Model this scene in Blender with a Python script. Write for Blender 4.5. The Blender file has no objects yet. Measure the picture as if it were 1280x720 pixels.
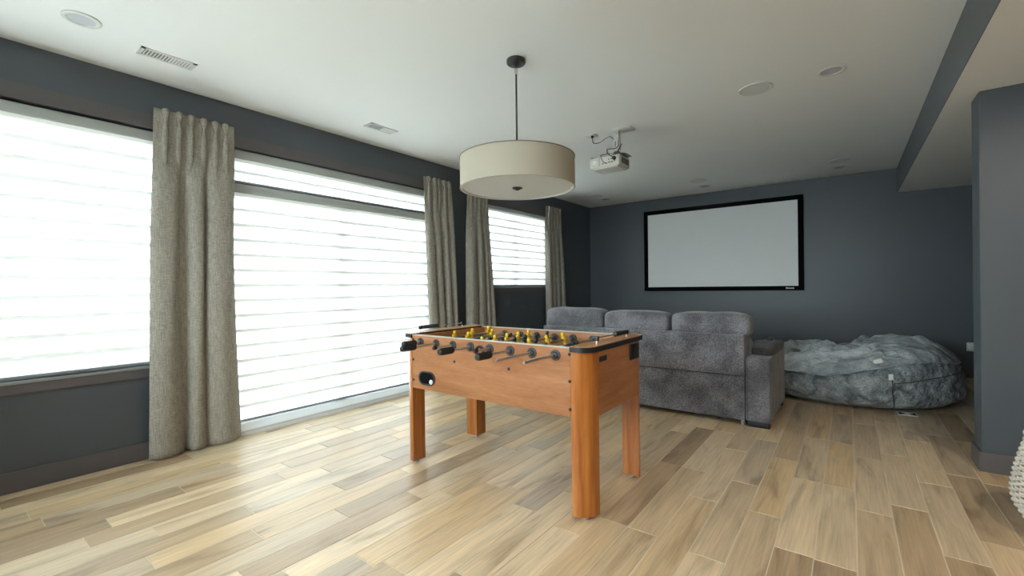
import bpy, bmesh, math, random
from mathutils import Vector, Matrix, noise
random.seed(7)
scene = bpy.context.scene
col = scene.collection
PI = math.pi

# ------------------------------------------------------------------ camera
F_PX, YAW, PITCH, ROLL, CAM_Z = 556.18, 0.647944, -0.0024476, -0.0122264, 1.2073
fw = Vector((-math.sin(YAW)*math.cos(PITCH), math.cos(YAW)*math.cos(PITCH), math.sin(PITCH)))
rt = Vector((math.cos(YAW), math.sin(YAW), 0)); up = rt.cross(fw)
r2 = math.cos(ROLL)*rt + math.sin(ROLL)*up
u2 = -math.sin(ROLL)*rt + math.cos(ROLL)*up
cam_d = bpy.data.cameras.new('camera'); cam = bpy.data.objects.new('camera', cam_d); col.objects.link(cam)
cam_d.sensor_width = 36; cam_d.sensor_fit = 'HORIZONTAL'; cam_d.lens = F_PX*36/1280
cam_d.clip_start = .05; cam_d.clip_end = 200
m4 = Matrix((r2, u2, -fw)).transposed().to_4x4(); m4.translation = (0, 0, CAM_Z)
cam.matrix_world = m4
scene.camera = cam

# ------------------------------------------------------------------ world, daylight portals, exposure
SKY = 16.0
w = bpy.data.worlds.new('overcast_sky'); scene.world = w; w.use_nodes = True
bg = w.node_tree.nodes['Background']; bg.inputs['Color'].default_value = (.85, .935, 1, 1); bg.inputs['Strength'].default_value = SKY
vs = scene.view_settings
vs.view_transform = 'Standard'; vs.look = 'None'; vs.gamma = 1; vs.use_curve_mapping = False
vs.exposure = 0.38
def portal(name, loc, rot, sx, sy):
    l = bpy.data.lights.new(name, 'AREA'); l.shape = 'RECTANGLE'; l.size = sx; l.size_y = sy
    l.cycles.is_portal = True
    o = bpy.data.objects.new(name, l); o.location = loc; o.rotation_euler = rot; col.objects.link(o)
# room measures (metres)
XL, YB, H, HS, XS = -4.046, 7.906, 2.743, 2.413, 0.528
YR, XR = -1.5, 4.0
PX, PY0, PY1 = 0.6675, 4.053, 4.269
W1 = (-.95, 1.14, .665, 2.39); D1 = (1.42, 3.72, 0.0, 2.39); W3 = (4.62, 6.33, 1.205, 2.39)
REAR = [(-3.1, -.5, 1.0, 2.40)]
for n, (a, b, c, d) in zip(('one', 'two', 'three'), (W1, D1, W3)):
    portal('daylight_portal_'+n, (XL-.24, (a+b)/2, (c+d)/2), (0, -PI/2, 0), d-c, b-a)
for a, b, c, d in REAR:
    portal('daylight_portal_rear', ((a+b)/2, YR-.24, (c+d)/2), (PI/2, 0, 0), b-a, d-c)

# ------------------------------------------------------------------ materials
MATS = {}
class NT:
    def __init__(s, name):
        s.m = bpy.data.materials.new(name); s.m.use_nodes = True; s.t = s.m.node_tree; s.t.nodes.clear()
        s.out = s.n('OutputMaterial'); MATS[name] = s.m
    def n(s, typ, **kw):
        nd = s.t.nodes.new('ShaderNode'+typ)
        for k, v in kw.items():
            if k.startswith('i_'): nd.inputs[k[2:].replace('_', ' ')].default_value = v
            else: setattr(nd, k, v)
        return nd
    def l(s, a, b): s.t.links.new(a, b)
def c4(c): return (c[0], c[1], c[2], 1)
def mat(name, base, rough=.5, metal=0, spec=.5, distort=0, var=None, bump=None, stretch=(1, 1, 1), sheen=0, coat=0, fine=None):
    t = NT(name); p = t.n('BsdfPrincipled'); t.l(p.outputs[0], t.out.inputs[0])
    p.inputs['Base Color'].default_value = c4(base); p.inputs['Roughness'].default_value = rough
    p.inputs['Metallic'].default_value = metal; p.inputs['Specular IOR Level'].default_value = spec
    p.inputs['Sheen Weight'].default_value = sheen; p.inputs['Coat Weight'].default_value = coat
    tc = t.n('TexCoord'); mp = t.n('Mapping'); mp.inputs['Scale'].default_value = stretch
    t.l(tc.outputs['Object'], mp.inputs['Vector'])
    colout = None
    if var:
        sc_, c2, lo, hi = var
        nz = t.n('TexNoise'); nz.inputs['Scale'].default_value = sc_; nz.inputs['Detail'].default_value = 5; nz.inputs['Distortion'].default_value = distort
        t.l(mp.outputs[0], nz.inputs['Vector'])
        rp = t.n('ValToRGB'); rp.color_ramp.elements[0].position = lo; rp.color_ramp.elements[1].position = hi
        rp.color_ramp.elements[0].color = c4(base); rp.color_ramp.elements[1].color = c4(c2)
        t.l(nz.outputs['Fac'], rp.inputs[0]); colout = rp.outputs[0]
    if fine:
        sc_, amt = fine
        nz = t.n('TexNoise'); nz.inputs['Scale'].default_value = sc_; nz.inputs['Detail'].default_value = 2
        t.l(tc.outputs['Object'], nz.inputs['Vector'])
        mr = t.n('MapRange'); mr.inputs[1].default_value = .3; mr.inputs[2].default_value = .7
        mr.inputs[3].default_value = 1-amt; mr.inputs[4].default_value = 1+amt
        t.l(nz.outputs['Fac'], mr.inputs[0])
        mx = t.n('Mix', data_type='RGBA', blend_type='MULTIPLY'); mx.inputs[0].default_value = 1
        if colout: t.l(colout, mx.inputs[6])
        else: mx.inputs[6].default_value = c4(base)
        t.l(mr.outputs[0], mx.inputs[7]); colout = mx.outputs[2]
    if colout: t.l(colout, p.inputs['Base Color'])
    if bump:
        sc_, st = bump
        nz = t.n('TexNoise'); nz.inputs['Scale'].default_value = sc_; nz.inputs['Detail'].default_value = 4
        t.l(mp.outputs[0], nz.inputs['Vector'])
        b = t.n('Bump'); b.inputs['Strength'].default_value = st; b.inputs['Distance'].default_value = .04 if name.startswith('fur') else .01
        t.l(nz.outputs['Fac'], b.inputs['Height']); t.l(b.outputs[0], p.inputs['Normal'])
    return t.m

mat('wall_paint', (.074, .088, .102), .42, spec=.6, bump=(300, .05))
mat('ceiling_paint', (.87, .88, .87), .9, spec=.1, bump=(90, .05))
mat('trim_paint', (.118, .106, .107), .45, spec=.4, bump=(80, .02))
mat('light_paint', (.75, .75, .72), .7)
mat('grout', (.66, .55, .41), .9)
mat('frame_vinyl', (.62, .65, .66), .4)
mat('cassette_fabric', (.42, .44, .42), .7, bump=(300, .1))
mat('alu', (.35, .38, .40), .4, metal=.6)
mat('sill_white', (.86, .88, .89), .3)
mat('white_plastic', (.72, .72, .70), .4)
mat('edge_trim', (.50, .47, .42), .5)
mat('white_metal', (.70, .70, .68), .45)
mat('speaker_mesh', (.70, .71, .70), .7, bump=(600, .3))
mat('can_inner', (.62, .64, .68), .25, spec=.6)
mat('black_plastic', (.012, .012, .013), .4)
mat('black_rubber', (.016, .017, .018), .6, bump=(200, .1))
mat('bushing_grey', (.035, .037, .04), .5)
mat('dark_metal', (.035, .035, .038), .38, metal=.4)
mat('steel', (.55, .53, .50), .28, metal=1)
mat('screw', (.05, .035, .03), .4, metal=.6)
mat('yellow_plastic', (.78, .50, .02), .4)
mat('man_black', (.015, .016, .020), .4)

mat('shade_rim', (.16, .14, .11), .6)
mat('screen_cloth', (.88, .89, .89), .9, spec=.1)
mat('screen_frame', (.004, .004, .005), .8, spec=.1)
mat('projector_white', (.62, .60, .55), .45)
mat('projector_dark', (.16, .15, .14), .5)
mat('cable', (.02, .02, .022), .5)
mat('sofa_fabric', (.098, .097, .107), .95, spec=.1, var=(5, (.20, .198, .218), .36, .66), bump=(120, .35), sheen=.3, fine=(165, .6))
mat('sofa_dark', (.045, .043, .043), .9, spec=.1, var=(8, (.07, .068, .068), .4, .65), bump=(150, .3), sheen=.2, fine=(220, .3))
mat('fur', (.135, .158, .172), .95, spec=.1, distort=.7, var=(8, (.42, .47, .49), .36, .68), bump=(22, 1.0), sheen=.15, fine=(130, .4))
mat('fur_cover', (.26, .30, .32), .95, spec=.1, distort=.6, var=(6, (.60, .66, .69), .34, .68), bump=(20, .8), sheen=.15, fine=(130, .25))
mat('seam_dark', (.045, .05, .055), .9)
mat('paper', (.80, .81, .80), .7)
mat('tag_blue', (.012, .03, .09), .7)
mat('wicker', (.72, .67, .58), .7, bump=(200, .2))
mat('wicker_inside', (.45, .40, .33), .8)
mat('outdoor_ground', (.42, .42, .40), .9, var=(3, (.5, .5, .47), .3, .7))
mat('concrete', (.4, .4, .4), .9)

def glow():
    t = NT('lamp_glow'); e = t.n('Emission'); e.inputs[0].default_value = (1, .85, .66, 1); e.inputs[1].default_value = 12; t.l(e.outputs[0], t.out.inputs[0])
glow()
def wood(name, ca, cb, cc, stretch, rough=.38, coat=.15):
    t = NT(name); p = t.n('BsdfPrincipled'); t.l(p.outputs[0], t.out.inputs[0])
    p.inputs['Roughness'].default_value = rough; p.inputs['Coat Weight'].default_value = coat; p.inputs['Coat Roughness'].default_value = .25
    tc = t.n('TexCoord'); mp = t.n('Mapping'); mp.inputs['Scale'].default_value = stretch; t.l(tc.outputs['Object'], mp.inputs['Vector'])
    n1 = t.n('TexNoise'); n1.inputs['Scale'].default_value = 1; n1.inputs['Detail'].default_value = 6; n1.inputs['Distortion'].default_value = .6
    t.l(mp.outputs[0], n1.inputs['Vector'])
    rp = t.n('ValToRGB'); e = rp.color_ramp.elements; e[0].position = .32; e[0].color = c4(ca); e[1].position = .7; e[1].color = c4(cc)
    k = e.new(.5); k.color = c4(cb); t.l(n1.outputs['Fac'], rp.inputs[0])
    mp2 = t.n('Mapping'); mp2.inputs['Scale'].default_value = [v*9 for v in stretch]; t.l(tc.outputs['Object'], mp2.inputs['Vector'])
    n2 = t.n('TexNoise'); n2.inputs['Scale'].default_value = 1; n2.inputs['Detail'].default_value = 3; t.l(mp2.outputs[0], n2.inputs['Vector'])
    mr = t.n('MapRange'); mr.inputs[1].default_value = .3; mr.inputs[2].default_value = .7; mr.inputs[3].default_value = .88; mr.inputs[4].default_value = 1.08
    t.l(n2.outputs['Fac'], mr.inputs[0])
    mx = t.n('Mix', data_type='RGBA', blend_type='MULTIPLY'); mx.inputs[0].default_value = 1
    t.l(rp.outputs[0], mx.inputs[6]); t.l(mr.outputs[0], mx.inputs[7]); t.l(mx.outputs[2], p.inputs['Base Color'])
    return t.m
wood('table_wood', (.30, .118, .044), (.375, .158, .064), (.43, .20, .090), (2.2, 18, 18))
wood('table_wood_end', (.32, .12, .038), (.39, .155, .054), (.45, .195, .074), (18, 2.2, 18))
wood('leg_wood', (.31, .088, .012), (.41, .130, .020), (.48, .18, .038), (28, 28, 1.6), .3, .35)
wood('top_wood', (.44, .20, .085), (.54, .27, .125), (.62, .34, .18), (14, 2.2, 14), .35, .2)

def plank_mat(name, atype):
    t = NT(name); p = t.n('BsdfPrincipled'); t.l(p.outputs[0], t.out.inputs[0])
    p.inputs['Roughness'].default_value = .36; p.inputs['Specular IOR Level'].default_value = .5
    at = t.n('Attribute', attribute_type=atype, attribute_name='rnd')
    tc = t.n('TexCoord'); cb = t.n('CombineXYZ')
    sc1 = t.n('Math', operation='MULTIPLY'); sc1.inputs[1].default_value = 137.3; t.l(at.outputs['Fac'], sc1.inputs[0])
    t.l(sc1.outputs[0], cb.inputs[0]); t.l(sc1.outputs[0], cb.inputs[1])
    ad = t.n('VectorMath', operation='ADD'); t.l(tc.outputs['Object'], ad.inputs[0]); t.l(cb.outputs[0], ad.inputs[1])
    mp = t.n('Mapping'); mp.inputs['Scale'].default_value = (9, 1.3, 1); t.l(ad.outputs[0], mp.inputs['Vector'])
    n1 = t.n('TexNoise'); n1.inputs['Scale'].default_value = 1; n1.inputs['Detail'].default_value = 5; n1.inputs['Distortion'].default_value = 1.1
    t.l(mp.outputs[0], n1.inputs['Vector'])
    # plank tone from its random number
    tone = t.n('ValToRGB'); e = tone.color_ramp.elements
    e[0].position = 0; e[0].color = c4((.47, .325, .188)); e[1].position = 1; e[1].color = c4((.69, .54, .36))
    for pos, c in ((.15, (.38, .27, .17)), (.3, (.62, .445, .262)), (.45, (.68, .52, .335)), (.6, (.52, .395, .262)), (.75, (.63, .44, .24)), (.88, (.45, .35, .248))):
        k = e.new(pos); k.color = c4(c)
    t.l(at.outputs['Fac'], tone.inputs[0])
    fig = t.n('ValToRGB'); e = fig.color_ramp.elements
    e[0].position = .28; e[0].color = c4((.60, .55, .50)); e[1].position = .66; e[1].color = c4((1.16, 1.15, 1.13))
    k = e.new(.45); k.color = c4((1, 1, 1)); t.l(n1.outputs['Fac'], fig.inputs[0])
    mx = t.n('Mix', data_type='RGBA', blend_type='MULTIPLY'); mx.inputs[0].default_value = 1
    t.l(tone.outputs[0], mx.inputs[6]); t.l(fig.outputs[0], mx.inputs[7])
    mp2 = t.n('Mapping'); mp2.inputs['Scale'].default_value = (95, 3.5, 1); t.l(ad.outputs[0], mp2.inputs['Vector'])
    n2 = t.n('TexNoise'); n2.inputs['Scale'].default_value = 1; n2.inputs['Detail'].default_value = 3; t.l(mp2.outputs[0], n2.inputs['Vector'])
    mr = t.n('MapRange'); mr.inputs[1].default_value = .3; mr.inputs[2].default_value = .7; mr.inputs[3].default_value = .84; mr.inputs[4].default_value = 1.1
    t.l(n2.outputs['Fac'], mr.inputs[0])
    m2 = t.n('Mix', data_type='RGBA', blend_type='MULTIPLY'); m2.inputs[0].default_value = 1
    t.l(mx.outputs[2], m2.inputs[6]); t.l(mr.outputs[0], m2.inputs[7]); t.l(m2.outputs[2], p.inputs['Base Color'])
    b = t.n('Bump'); b.inputs['Strength'].default_value = .08; b.inputs['Distance'].default_value = .004
    t.l(n2.outputs['Fac'], b.inputs['Height']); t.l(b.outputs[0], p.inputs['Normal'])
    return t.m
plank_mat('plank_wood', 'OBJECT'); plank_mat('plank_wood_field', 'GEOMETRY')

def linen():
    t = NT('linen'); p = t.n('BsdfPrincipled'); p.inputs['Roughness'].default_value = .95; p.inputs['Specular IOR Level'].default_value = .1
    tr = t.n('BsdfTranslucent'); ms = t.n('MixShader'); ms.inputs[0].default_value = .15
    t.l(p.outputs[0], ms.inputs[1]); t.l(tr.outputs[0], ms.inputs[2]); t.l(ms.outputs[0], t.out.inputs[0])
    tc = t.n('TexCoord'); outs = []
    for s in ((40, 40, 420), (160, 420, 14)):
        mp = t.n('Mapping'); mp.inputs['Scale'].default_value = s; t.l(tc.outputs['Object'], mp.inputs['Vector'])
        nz = t.n('TexNoise'); nz.inputs['Scale'].default_value = 1; nz.inputs['Detail'].default_value = 3; t.l(mp.outputs[0], nz.inputs['Vector']); outs.append(nz.outputs['Fac'])
    a = t.n('Math', operation='ADD'); t.l(outs[0], a.inputs[0]); t.l(outs[1], a.inputs[1])
    rp = t.n('ValToRGB'); e = rp.color_ramp.elements; e[0].position = .40; e[0].color = c4((.27, .248, .208)); e[1].position = .62; e[1].color = c4((.53, .497, .425))
    h = t.n('Math', operation='MULTIPLY'); h.inputs[1].default_value = .5; t.l(a.outputs[0], h.inputs[0]); t.l(h.outputs[0], rp.inputs[0])
    t.l(rp.outputs[0], p.inputs['Base Color']); t.l(rp.outputs[0], tr.inputs[0])
    b = t.n('Bump'); b.inputs['Strength'].default_value = .25; b.inputs['Distance'].default_value = .003; t.l(h.outputs[0], b.inputs['Height']); t.l(b.outputs[0], p.inputs['Normal'])
linen()
def see_through(name, colr, transp, transl):
    t = NT(name); tp = t.n('BsdfTransparent'); tl = t.n('BsdfTranslucent'); df = t.n('BsdfDiffuse')
    tl.inputs[0].default_value = c4(colr); df.inputs[0].default_value = c4(colr)
    m1 = t.n('MixShader'); m1.inputs[0].default_value = transl; t.l(df.outputs[0], m1.inputs[1]); t.l(tl.outputs[0], m1.inputs[2])
    m2 = t.n('MixShader'); m2.inputs[0].default_value = transp; t.l(m1.outputs[0], m2.inputs[1]); t.l(tp.outputs[0], m2.inputs[2])
    t.l(m2.outputs[0], t.out.inputs[0])
see_through('sheer', (.94, .94, .93), .20, .80)
see_through('sheer_back', (.93, .93, .92), .70, .6)
see_through('vane', (.82, .82, .79), .0, .125)
see_through('diffuser', (.88, .87, .84), .0, .35)
see_through('shade_fabric', (.60, .55, .45), .0, .30)
def glass():
    t = NT('pane_glass'); tp = t.n('BsdfTransparent'); gl = t.n('BsdfGlossy'); gl.inputs['Roughness'].default_value = .02
    tp.inputs[0].default_value = (.93, .96, .95, 1)
    lw = t.n('Fresnel'); lw.inputs[0].default_value = 1.45
    m = t.n('MixShader'); t.l(lw.outputs[0], m.inputs[0]); t.l(tp.outputs[0], m.inputs[1]); t.l(gl.outputs[0], m.inputs[2]); t.l(m.outputs[0], t.out.inputs[0])
glass()

# ------------------------------------------------------------------ mesh helpers
class MB:
    def __init__(s): s.v = []; s.f = []
    def add(s, vs_, fs):
        o = len(s.v); s.v += [Vector(a) for a in vs_]; s.f += [[i+o for i in f] for f in fs]; return s
    def box(s, x0, x1, y0, y1, z0, z1):
        v = [(x, y, z) for x in (x0, x1) for y in (y0, y1) for z in (z0, z1)]
        return s.add(v, [(0, 1, 3, 2), (4, 6, 7, 5), (0, 4, 5, 1), (2, 3, 7, 6), (0, 2, 6, 4), (1, 5, 7, 3)])
    def rbox(s, x0, x1, y0, y1, z0, z1, r, seg=2):
        bm = bmesh.new(); bmesh.ops.create_cube(bm, size=1)
        for v in bm.verts: v.co = Vector(((x0+x1)/2+v.co.x*(x1-x0), (y0+y1)/2+v.co.y*(y1-y0), (z0+z1)/2+v.co.z*(z1-z0)))
        bmesh.ops.bevel(bm, geom=bm.edges[:], offset=r, segments=seg, profile=.5, affect='EDGES')
        bm.verts.index_update(); s.add([v.co.copy() for v in bm.verts], [[v.index for v in f.verts] for f in bm.faces]); bm.free(); return s
    def grid(s, fn, nu, nv, closed_u=False):
        v = []; cu = nu if closed_u else nu+1
        for j in range(nv+1):
            for i in range(cu): v.append(fn(i/nu, j/nv))
        f = []
        for j in range(nv):
            for i in range(nu):
                a = j*cu+i; b = j*cu+(i+1) % cu
                f.append((a, b, b+cu, a+cu))
        return s.add(v, f)
    def tube(s, pts, rad, n=10, caps=True):
        pts = [Vector(p) for p in pts]; rings = []; prev = None
        for i, p in enumerate(pts):
            d = (pts[min(i+1, len(pts)-1)]-pts[max(i-1, 0)]).normalized()
            a = prev if prev is not None else (Vector((0, 0, 1)) if abs(d.z) < .9 else Vector((1, 0, 0)))
            x = (a-d*a.dot(d)).normalized(); prev = x; y = d.cross(x)
            r = rad[i] if isinstance(rad, (list, tuple)) else rad
            rings.append([p+x*r*math.cos(2*PI*k/n)+y*r*math.sin(2*PI*k/n) for k in range(n)])
        v = [q for R in rings for q in R]; f = []
        for i in range(len(pts)-1):
            for k in range(n): f.append((i*n+k, i*n+(k+1) % n, (i+1)*n+(k+1) % n, (i+1)*n+k))
        if caps: f.append(list(range(n))[::-1]); f.append([(len(pts)-1)*n+k for k in range(n)])
        return s.add(v, f)
    def cyl(s, p0, p1, r, n=16): return s.tube([p0, p1], r, n)
    def lathe(s, c, prof, n=32, axis='z'):
        v = []; f = []
        for r, h in prof:
            for k in range(n):
                a = 2*PI*k/n; q = (r*math.cos(a), r*math.sin(a), h)
                if axis == 'y': q = (q[0], h, q[1])
                if axis == 'x': q = (h, q[0], q[1])
                v.append((c[0]+q[0], c[1]+q[1], c[2]+q[2]))
        for i in range(len(prof)-1):
            for k in range(n): f.append((i*n+k, i*n+(k+1) % n, (i+1)*n+(k+1) % n, (i+1)*n+k))
        if prof[0][0] > 1e-5: f.append(list(range(n))[::-1])
        if prof[-1][0] > 1e-5: f.append([(len(prof)-1)*n+k for k in range(n)])
        return s.add(v, f)
    def prism(s, outline, a0, a1, axis='z'):
        n = len(outline); v = []
        for h in (a0, a1):
            for p, q in outline: v.append({'z': (p, q, h), 'y': (p, h, q), 'x': (h, p, q)}[axis])
        f = [list(range(n))[::-1], [n+k for k in range(n)]] + [(k, (k+1) % n, n+(k+1) % n, n+k) for k in range(n)]
        return s.add(v, f)
    def sellip(s, c, r, e1=.4, e2=.4, nu=40, nv=24):
        def sp(x, e): return math.copysign(abs(x)**e, x)
        def fn(u, v):
            a = 2*PI*u; b = -PI/2+PI*v*.9999+.00005
            return (c[0]+r[0]*sp(math.cos(b), e1)*sp(math.cos(a), e2), c[1]+r[1]*sp(math.cos(b), e1)*sp(math.sin(a), e2), c[2]+r[2]*sp(math.sin(b), e1))
        return s.grid(fn, nu, nv, True)
    def map(s, fn): s.v = [Vector(fn(v)) for v in s.v]; return s
    def build(s, name, material, parent=None, smooth=False, bevel=0, off=None):
        off = Vector(off) if off is not None else (root_off(parent) if parent else Vector((0, 0, 0)))
        me = bpy.data.meshes.new(name); me.from_pydata([v-off for v in s.v], [], s.f); me.update()
        bm = bmesh.new(); bm.from_mesh(me)
        bmesh.ops.recalc_face_normals(bm, faces=bm.faces[:]); 
        if bevel:
            bmesh.ops.bevel(bm, geom=[e for e in bm.edges if len(e.link_faces) == 2 and e.calc_face_angle(0) > .6], offset=bevel, segments=2, affect='EDGES')
        bm.to_mesh(me); bm.free()
        if smooth:
            for p in me.polygons: p.use_smooth = True
            if smooth == 'auto':
                try: me.set_sharp_from_angle(angle=.7)
                except Exception: pass
        me.materials.append(MATS[material])
        o = bpy.data.objects.new(name, me); col.objects.link(o)
        if parent: o.parent = parent
        return o
def root_off(o):
    p = Vector((0, 0, 0))
    while o is not None: p += o.location; o = o.parent
    return p
def tag(o, label, cat, group=None):
    o['label'] = label; o['category'] = cat
    if group: o['group'] = group
    return o
def thing(name, loc, label, cat, group=None):
    o = bpy.data.objects.new(name, None); o.location = loc; o.empty_display_size = .1; col.objects.link(o)
    return tag(o, label, cat, group)
def struct(o, label=None):
    o['kind'] = 'structure'
    if label: o['label'] = label
    return o
def copy_tree(o, parent=None):
    c = o.copy(); col.objects.link(c); c.parent = parent
    for ch in list(o.children): copy_tree(ch, c)
    return c

# ------------------------------------------------------------------ room shell
T = .16
def wall_with_holes(axis, pos0, pos1, a0, a1, z0, z1, holes):
    mb = MB()
    def bx(p0, p1, q0, q1):
        if p1-p0 < 1e-4 or q1-q0 < 1e-4: return
        if axis == 'x': mb.box(pos0, pos1, p0, p1, q0, q1)
        else: mb.box(p0, p1, pos0, pos1, q0, q1)
    cur = a0
    for (a, b, c, d) in sorted(holes):
        bx(cur, a, z0, z1); bx(a, b, z0, c); bx(a, b, d, z1); cur = b
    bx(cur, a1, z0, z1); return mb
struct(wall_with_holes('x', XL-T, XL, YR-T, YB+T, -.1, H, [W1, D1, W3]).build('wall_left', 'wall_paint'), 'dark slate grey painted wall with blinded windows and patio door')
struct(MB().box(XL, XR, YB, YB+T, -.1, H).build('wall_back', 'wall_paint'), 'dark slate blue wall behind projection screen')
struct(wall_with_holes('y', YR-T, YR, XL, XR, -.1, H, REAR).build('wall_rear', 'light_paint'))
struct(MB().box(XR, XR+T, YR-T, YB+T, -.1, H).build('wall_right', 'wall_paint'))
struct(MB().box(PX, XR, PY0, PY1, 0, HS).build('wall_partition', 'wall_paint', bevel=.004), 'dark grey partition wall end beside wicker basket')
struct(MB().box(XL, XS, YR, YB, H, H+T).build('ceiling', 'ceiling_paint'), 'white smooth ceiling with recessed lights and speakers')
sof = struct(MB().box(XS+.004, XR, YR, YB, HS, H+T).build('ceiling_soffit', 'ceiling_paint'), 'lowered white ceiling section beside grey beam face')
MB().box(XS, XS+.004, YR, YB, HS, H).build('soffit_face', 'wall_paint', sof)
# baseboards
BBH, BBD = .125, .014
def base(name, x0, x1, y0, y1): return struct(MB().box(x0, x1, y0, y1, 0, BBH).build(name, 'trim_paint', bevel=.003))
base('baseboard_left', XL, XL+BBD, YR, D1[0]-.09); base('baseboard_left_far', XL, XL+BBD, D1[1]+.09, YB-BBD)
base('baseboard_back', XL, XR, YB-BBD, YB)
struct(MB().box(PX-BBD, XR, PY0-BBD, PY0, 0, BBH).box(PX-BBD, PX, PY0, PY1, 0, BBH).box(PX-BBD, XR, PY1, PY1+BBD, 0, BBH).build('baseboard_partition', 'trim_paint'))
# casings
def casing(name, y0, y1, z0, z1, sides, apron):
    mb = MB(); cw = .09; ct = .018
    mb.box(XL, XL+ct, y0-cw, y1+cw, z1, z1+.10)
    for (a, b) in ((y0-cw, y0), (y1, y1+cw)): mb.box(XL, XL+ct, a, b, z0, z1)
    o = struct(mb.build(name, 'trim_paint', bevel=.002))
    if apron:
        MB().box(XL, XL+ct, y0-cw, y1+cw, z0-.075, z0-.012).build('apron', 'trim_paint', o, bevel=.002)
        MB().box(XL-T+.06, XL+.026, y0-.02, y1+.02, z0-.012, z0+.004).build('sill', 'alu', o, bevel=.002)
    return o
casing('trim_1', *W1, True, True); casing('trim_2', *D1, True, False); casing('trim_3', *W3, True, True)

# windows: frame, mullion and panes
def window(name, axis, pos, a0, a1, z0, z1, mull, label, bars=(), extra=None):
    fw_, d = .055, .06
    def bx(mb, p0, p1, q0, q1, dd=d, o=0):
        return mb.box(pos+o, pos+o+dd, p0, p1, q0, q1) if axis == 'x' else mb.box(p0, p1, pos+o, pos+o+dd, q0, q1)
    mb = MB()
    bx(mb, a0, a1, z0, z0+fw_); bx(mb, a0, a1, z1-fw_, z1); bx(mb, a0, a0+fw_, z0+fw_, z1-fw_); bx(mb, a1-fw_, a1, z0+fw_, z1-fw_)
    root = struct(mb.build(name, 'frame_vinyl', bevel=.003), label)
    for z in bars: bx(MB(), a0+fw_, a1-fw_, z-.035, z+.035).build('transom_bar', 'frame_vinyl', root)
    zz = [z0+fw_]+[b for b in bars]+[z1-fw_]; yy = [a0+fw_]+list(mull)+[a1-fw_]
    for m in mull:
        bx(MB(), m-.035, m+.035, z0+fw_, (bars[0]-.035) if bars else z1-fw_, d*.9).build('mullion', 'frame_vinyl', root)
    rows = [(zz[i]+(.035 if i else 0), zz[i+1]-(.035 if i < len(zz)-2 else 0)) for i in range(len(zz)-1)]
    for ri, (q0, q1) in enumerate(rows):
        cols_ = [(yy[i], yy[i+1]) for i in range(len(yy)-1)] if ri == 0 else [(yy[0], yy[-1])]
        for p0, p1 in cols_: bx(MB(), p0, p1, q0, q1, .004, .028).build('pane', 'pane_glass', root)
    return root
window('window_1', 'x', XL-T, *W1, [0.05], 'large fixed window behind sheer blind')
d = window('door_1', 'x', XL-T, D1[0], D1[1], .03, D1[3], [2.57], 'white sliding patio door with transom behind blinds', bars=[2.07])
MB().box(XL-T-.02, XL+.055, D1[0], D1[1], 0, .03).build('threshold', 'sill_white', d)
MB().prism([(XL-.11, .03), (XL+.045, .03), (XL+.045, .045), (XL+.004, .088), (XL-.11, .092)], D1[0]+.001, D1[1]-.001, 'y').build('track', 'sill_white', d)
MB().box(XL+.046, XL+.052, D1[0], D1[1], .03, .040).build('track_lip', 'frame_vinyl', d)
window('window_2', 'x', XL-T, *W3, [5.47], 'smaller window behind sheer blind near the screen')
for k, (a, b, c, d_) in enumerate(REAR): window('window_%d' % (3+k), 'y', YR-T, a, b, c, d_, [(a+b)/2], 'window in rear wall')
struct(MB().box(-30, 30, -30, 30, -.3, -.12).build('ground_outside', 'outdoor_ground'))

# ------------------------------------------------------------------ floor planks
fl = struct(MB().box(XL-T, XR, YR-T, YB+T, -.1, -.0015).build('floor', 'grout'), 'wood look plank floor in mixed oak tones')
PWD, PLN, GAP = .152, .914, .0042
def proj(p):
    d = Vector(p)-Vector((0, 0, CAM_Z)); z = d.dot(fw)
    if z < .05: return None
    return 640+F_PX*d.dot(r2)/z, 360-F_PX*d.dot(u2)/z, z
planks = []; rng = random.Random(11)
i0 = math.floor((XL-.171)/PWD)-1; x_first = .171+i0*PWD
x = x_first
while x < XR:
    xa, xb = max(x, XL), min(x+PWD, XR)
    if xb-xa > .012:
        y = YR-rng.random()*PLN
        while y < YB:
            ya, yb_ = max(y, YR), min(y+PLN, YB)
            if yb_-ya > .02: planks.append((xa, xb, ya, yb_, rng.random()))
            y += PLN
    x += PWD
def in_view(pl):
    xa, xb, ya, yb_, _ = pl; best = 0
    for k in range(5):
        for xx in (xa, xb):
            q = proj((xx, ya+(yb_-ya)*k/4, 0))
            if q and -10 < q[0] < 1290 and q[1] < 730: best = max(best, 1/q[2])
    if ya > PY1 and xa > 1.35: best = 0
    if ya > PY0-.2 and xa > PX: best *= .2
    if best == 0: return 0
    return best*best
ranked = sorted(planks, key=in_view, reverse=True)
shown = [p for p in ranked[:300] if in_view(p) > 0]; rest = [p for p in ranked if p not in set(shown)]
def plank_mesh(w_, l_):
    hx, hy, b, zt = (w_-GAP)/2, (l_-GAP)/2, .0012, 0.0
    v = [(-hx, -hy, -.0015), (hx, -hy, -.0015), (hx, hy, -.0015), (-hx, hy, -.0015), (-hx+b, -hy+b, zt), (hx-b, -hy+b, zt), (hx-b, hy-b, zt), (-hx+b, hy-b, zt)]
    me = bpy.data.meshes.new('plank'); me.from_pydata(v, [], [(4, 5, 6, 7), (0, 1, 5, 4), (1, 2, 6, 5), (2, 3, 7, 6), (3, 0, 4, 7)]); me.materials.append(MATS['plank_wood']); return me
cache = {}
for xa, xb, ya, yb_, r in shown:
    key = (round(xb-xa, 3), round(yb_-ya, 3))
    if key not in cache: cache[key] = plank_mesh(*key)
    o = bpy.data.objects.new('plank', cache[key]); col.objects.link(o); o.parent = fl
    o.location = ((xa+xb)/2, (ya+yb_)/2, 0); o['rnd'] = r
vv, ff, at = [], [], []
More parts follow.
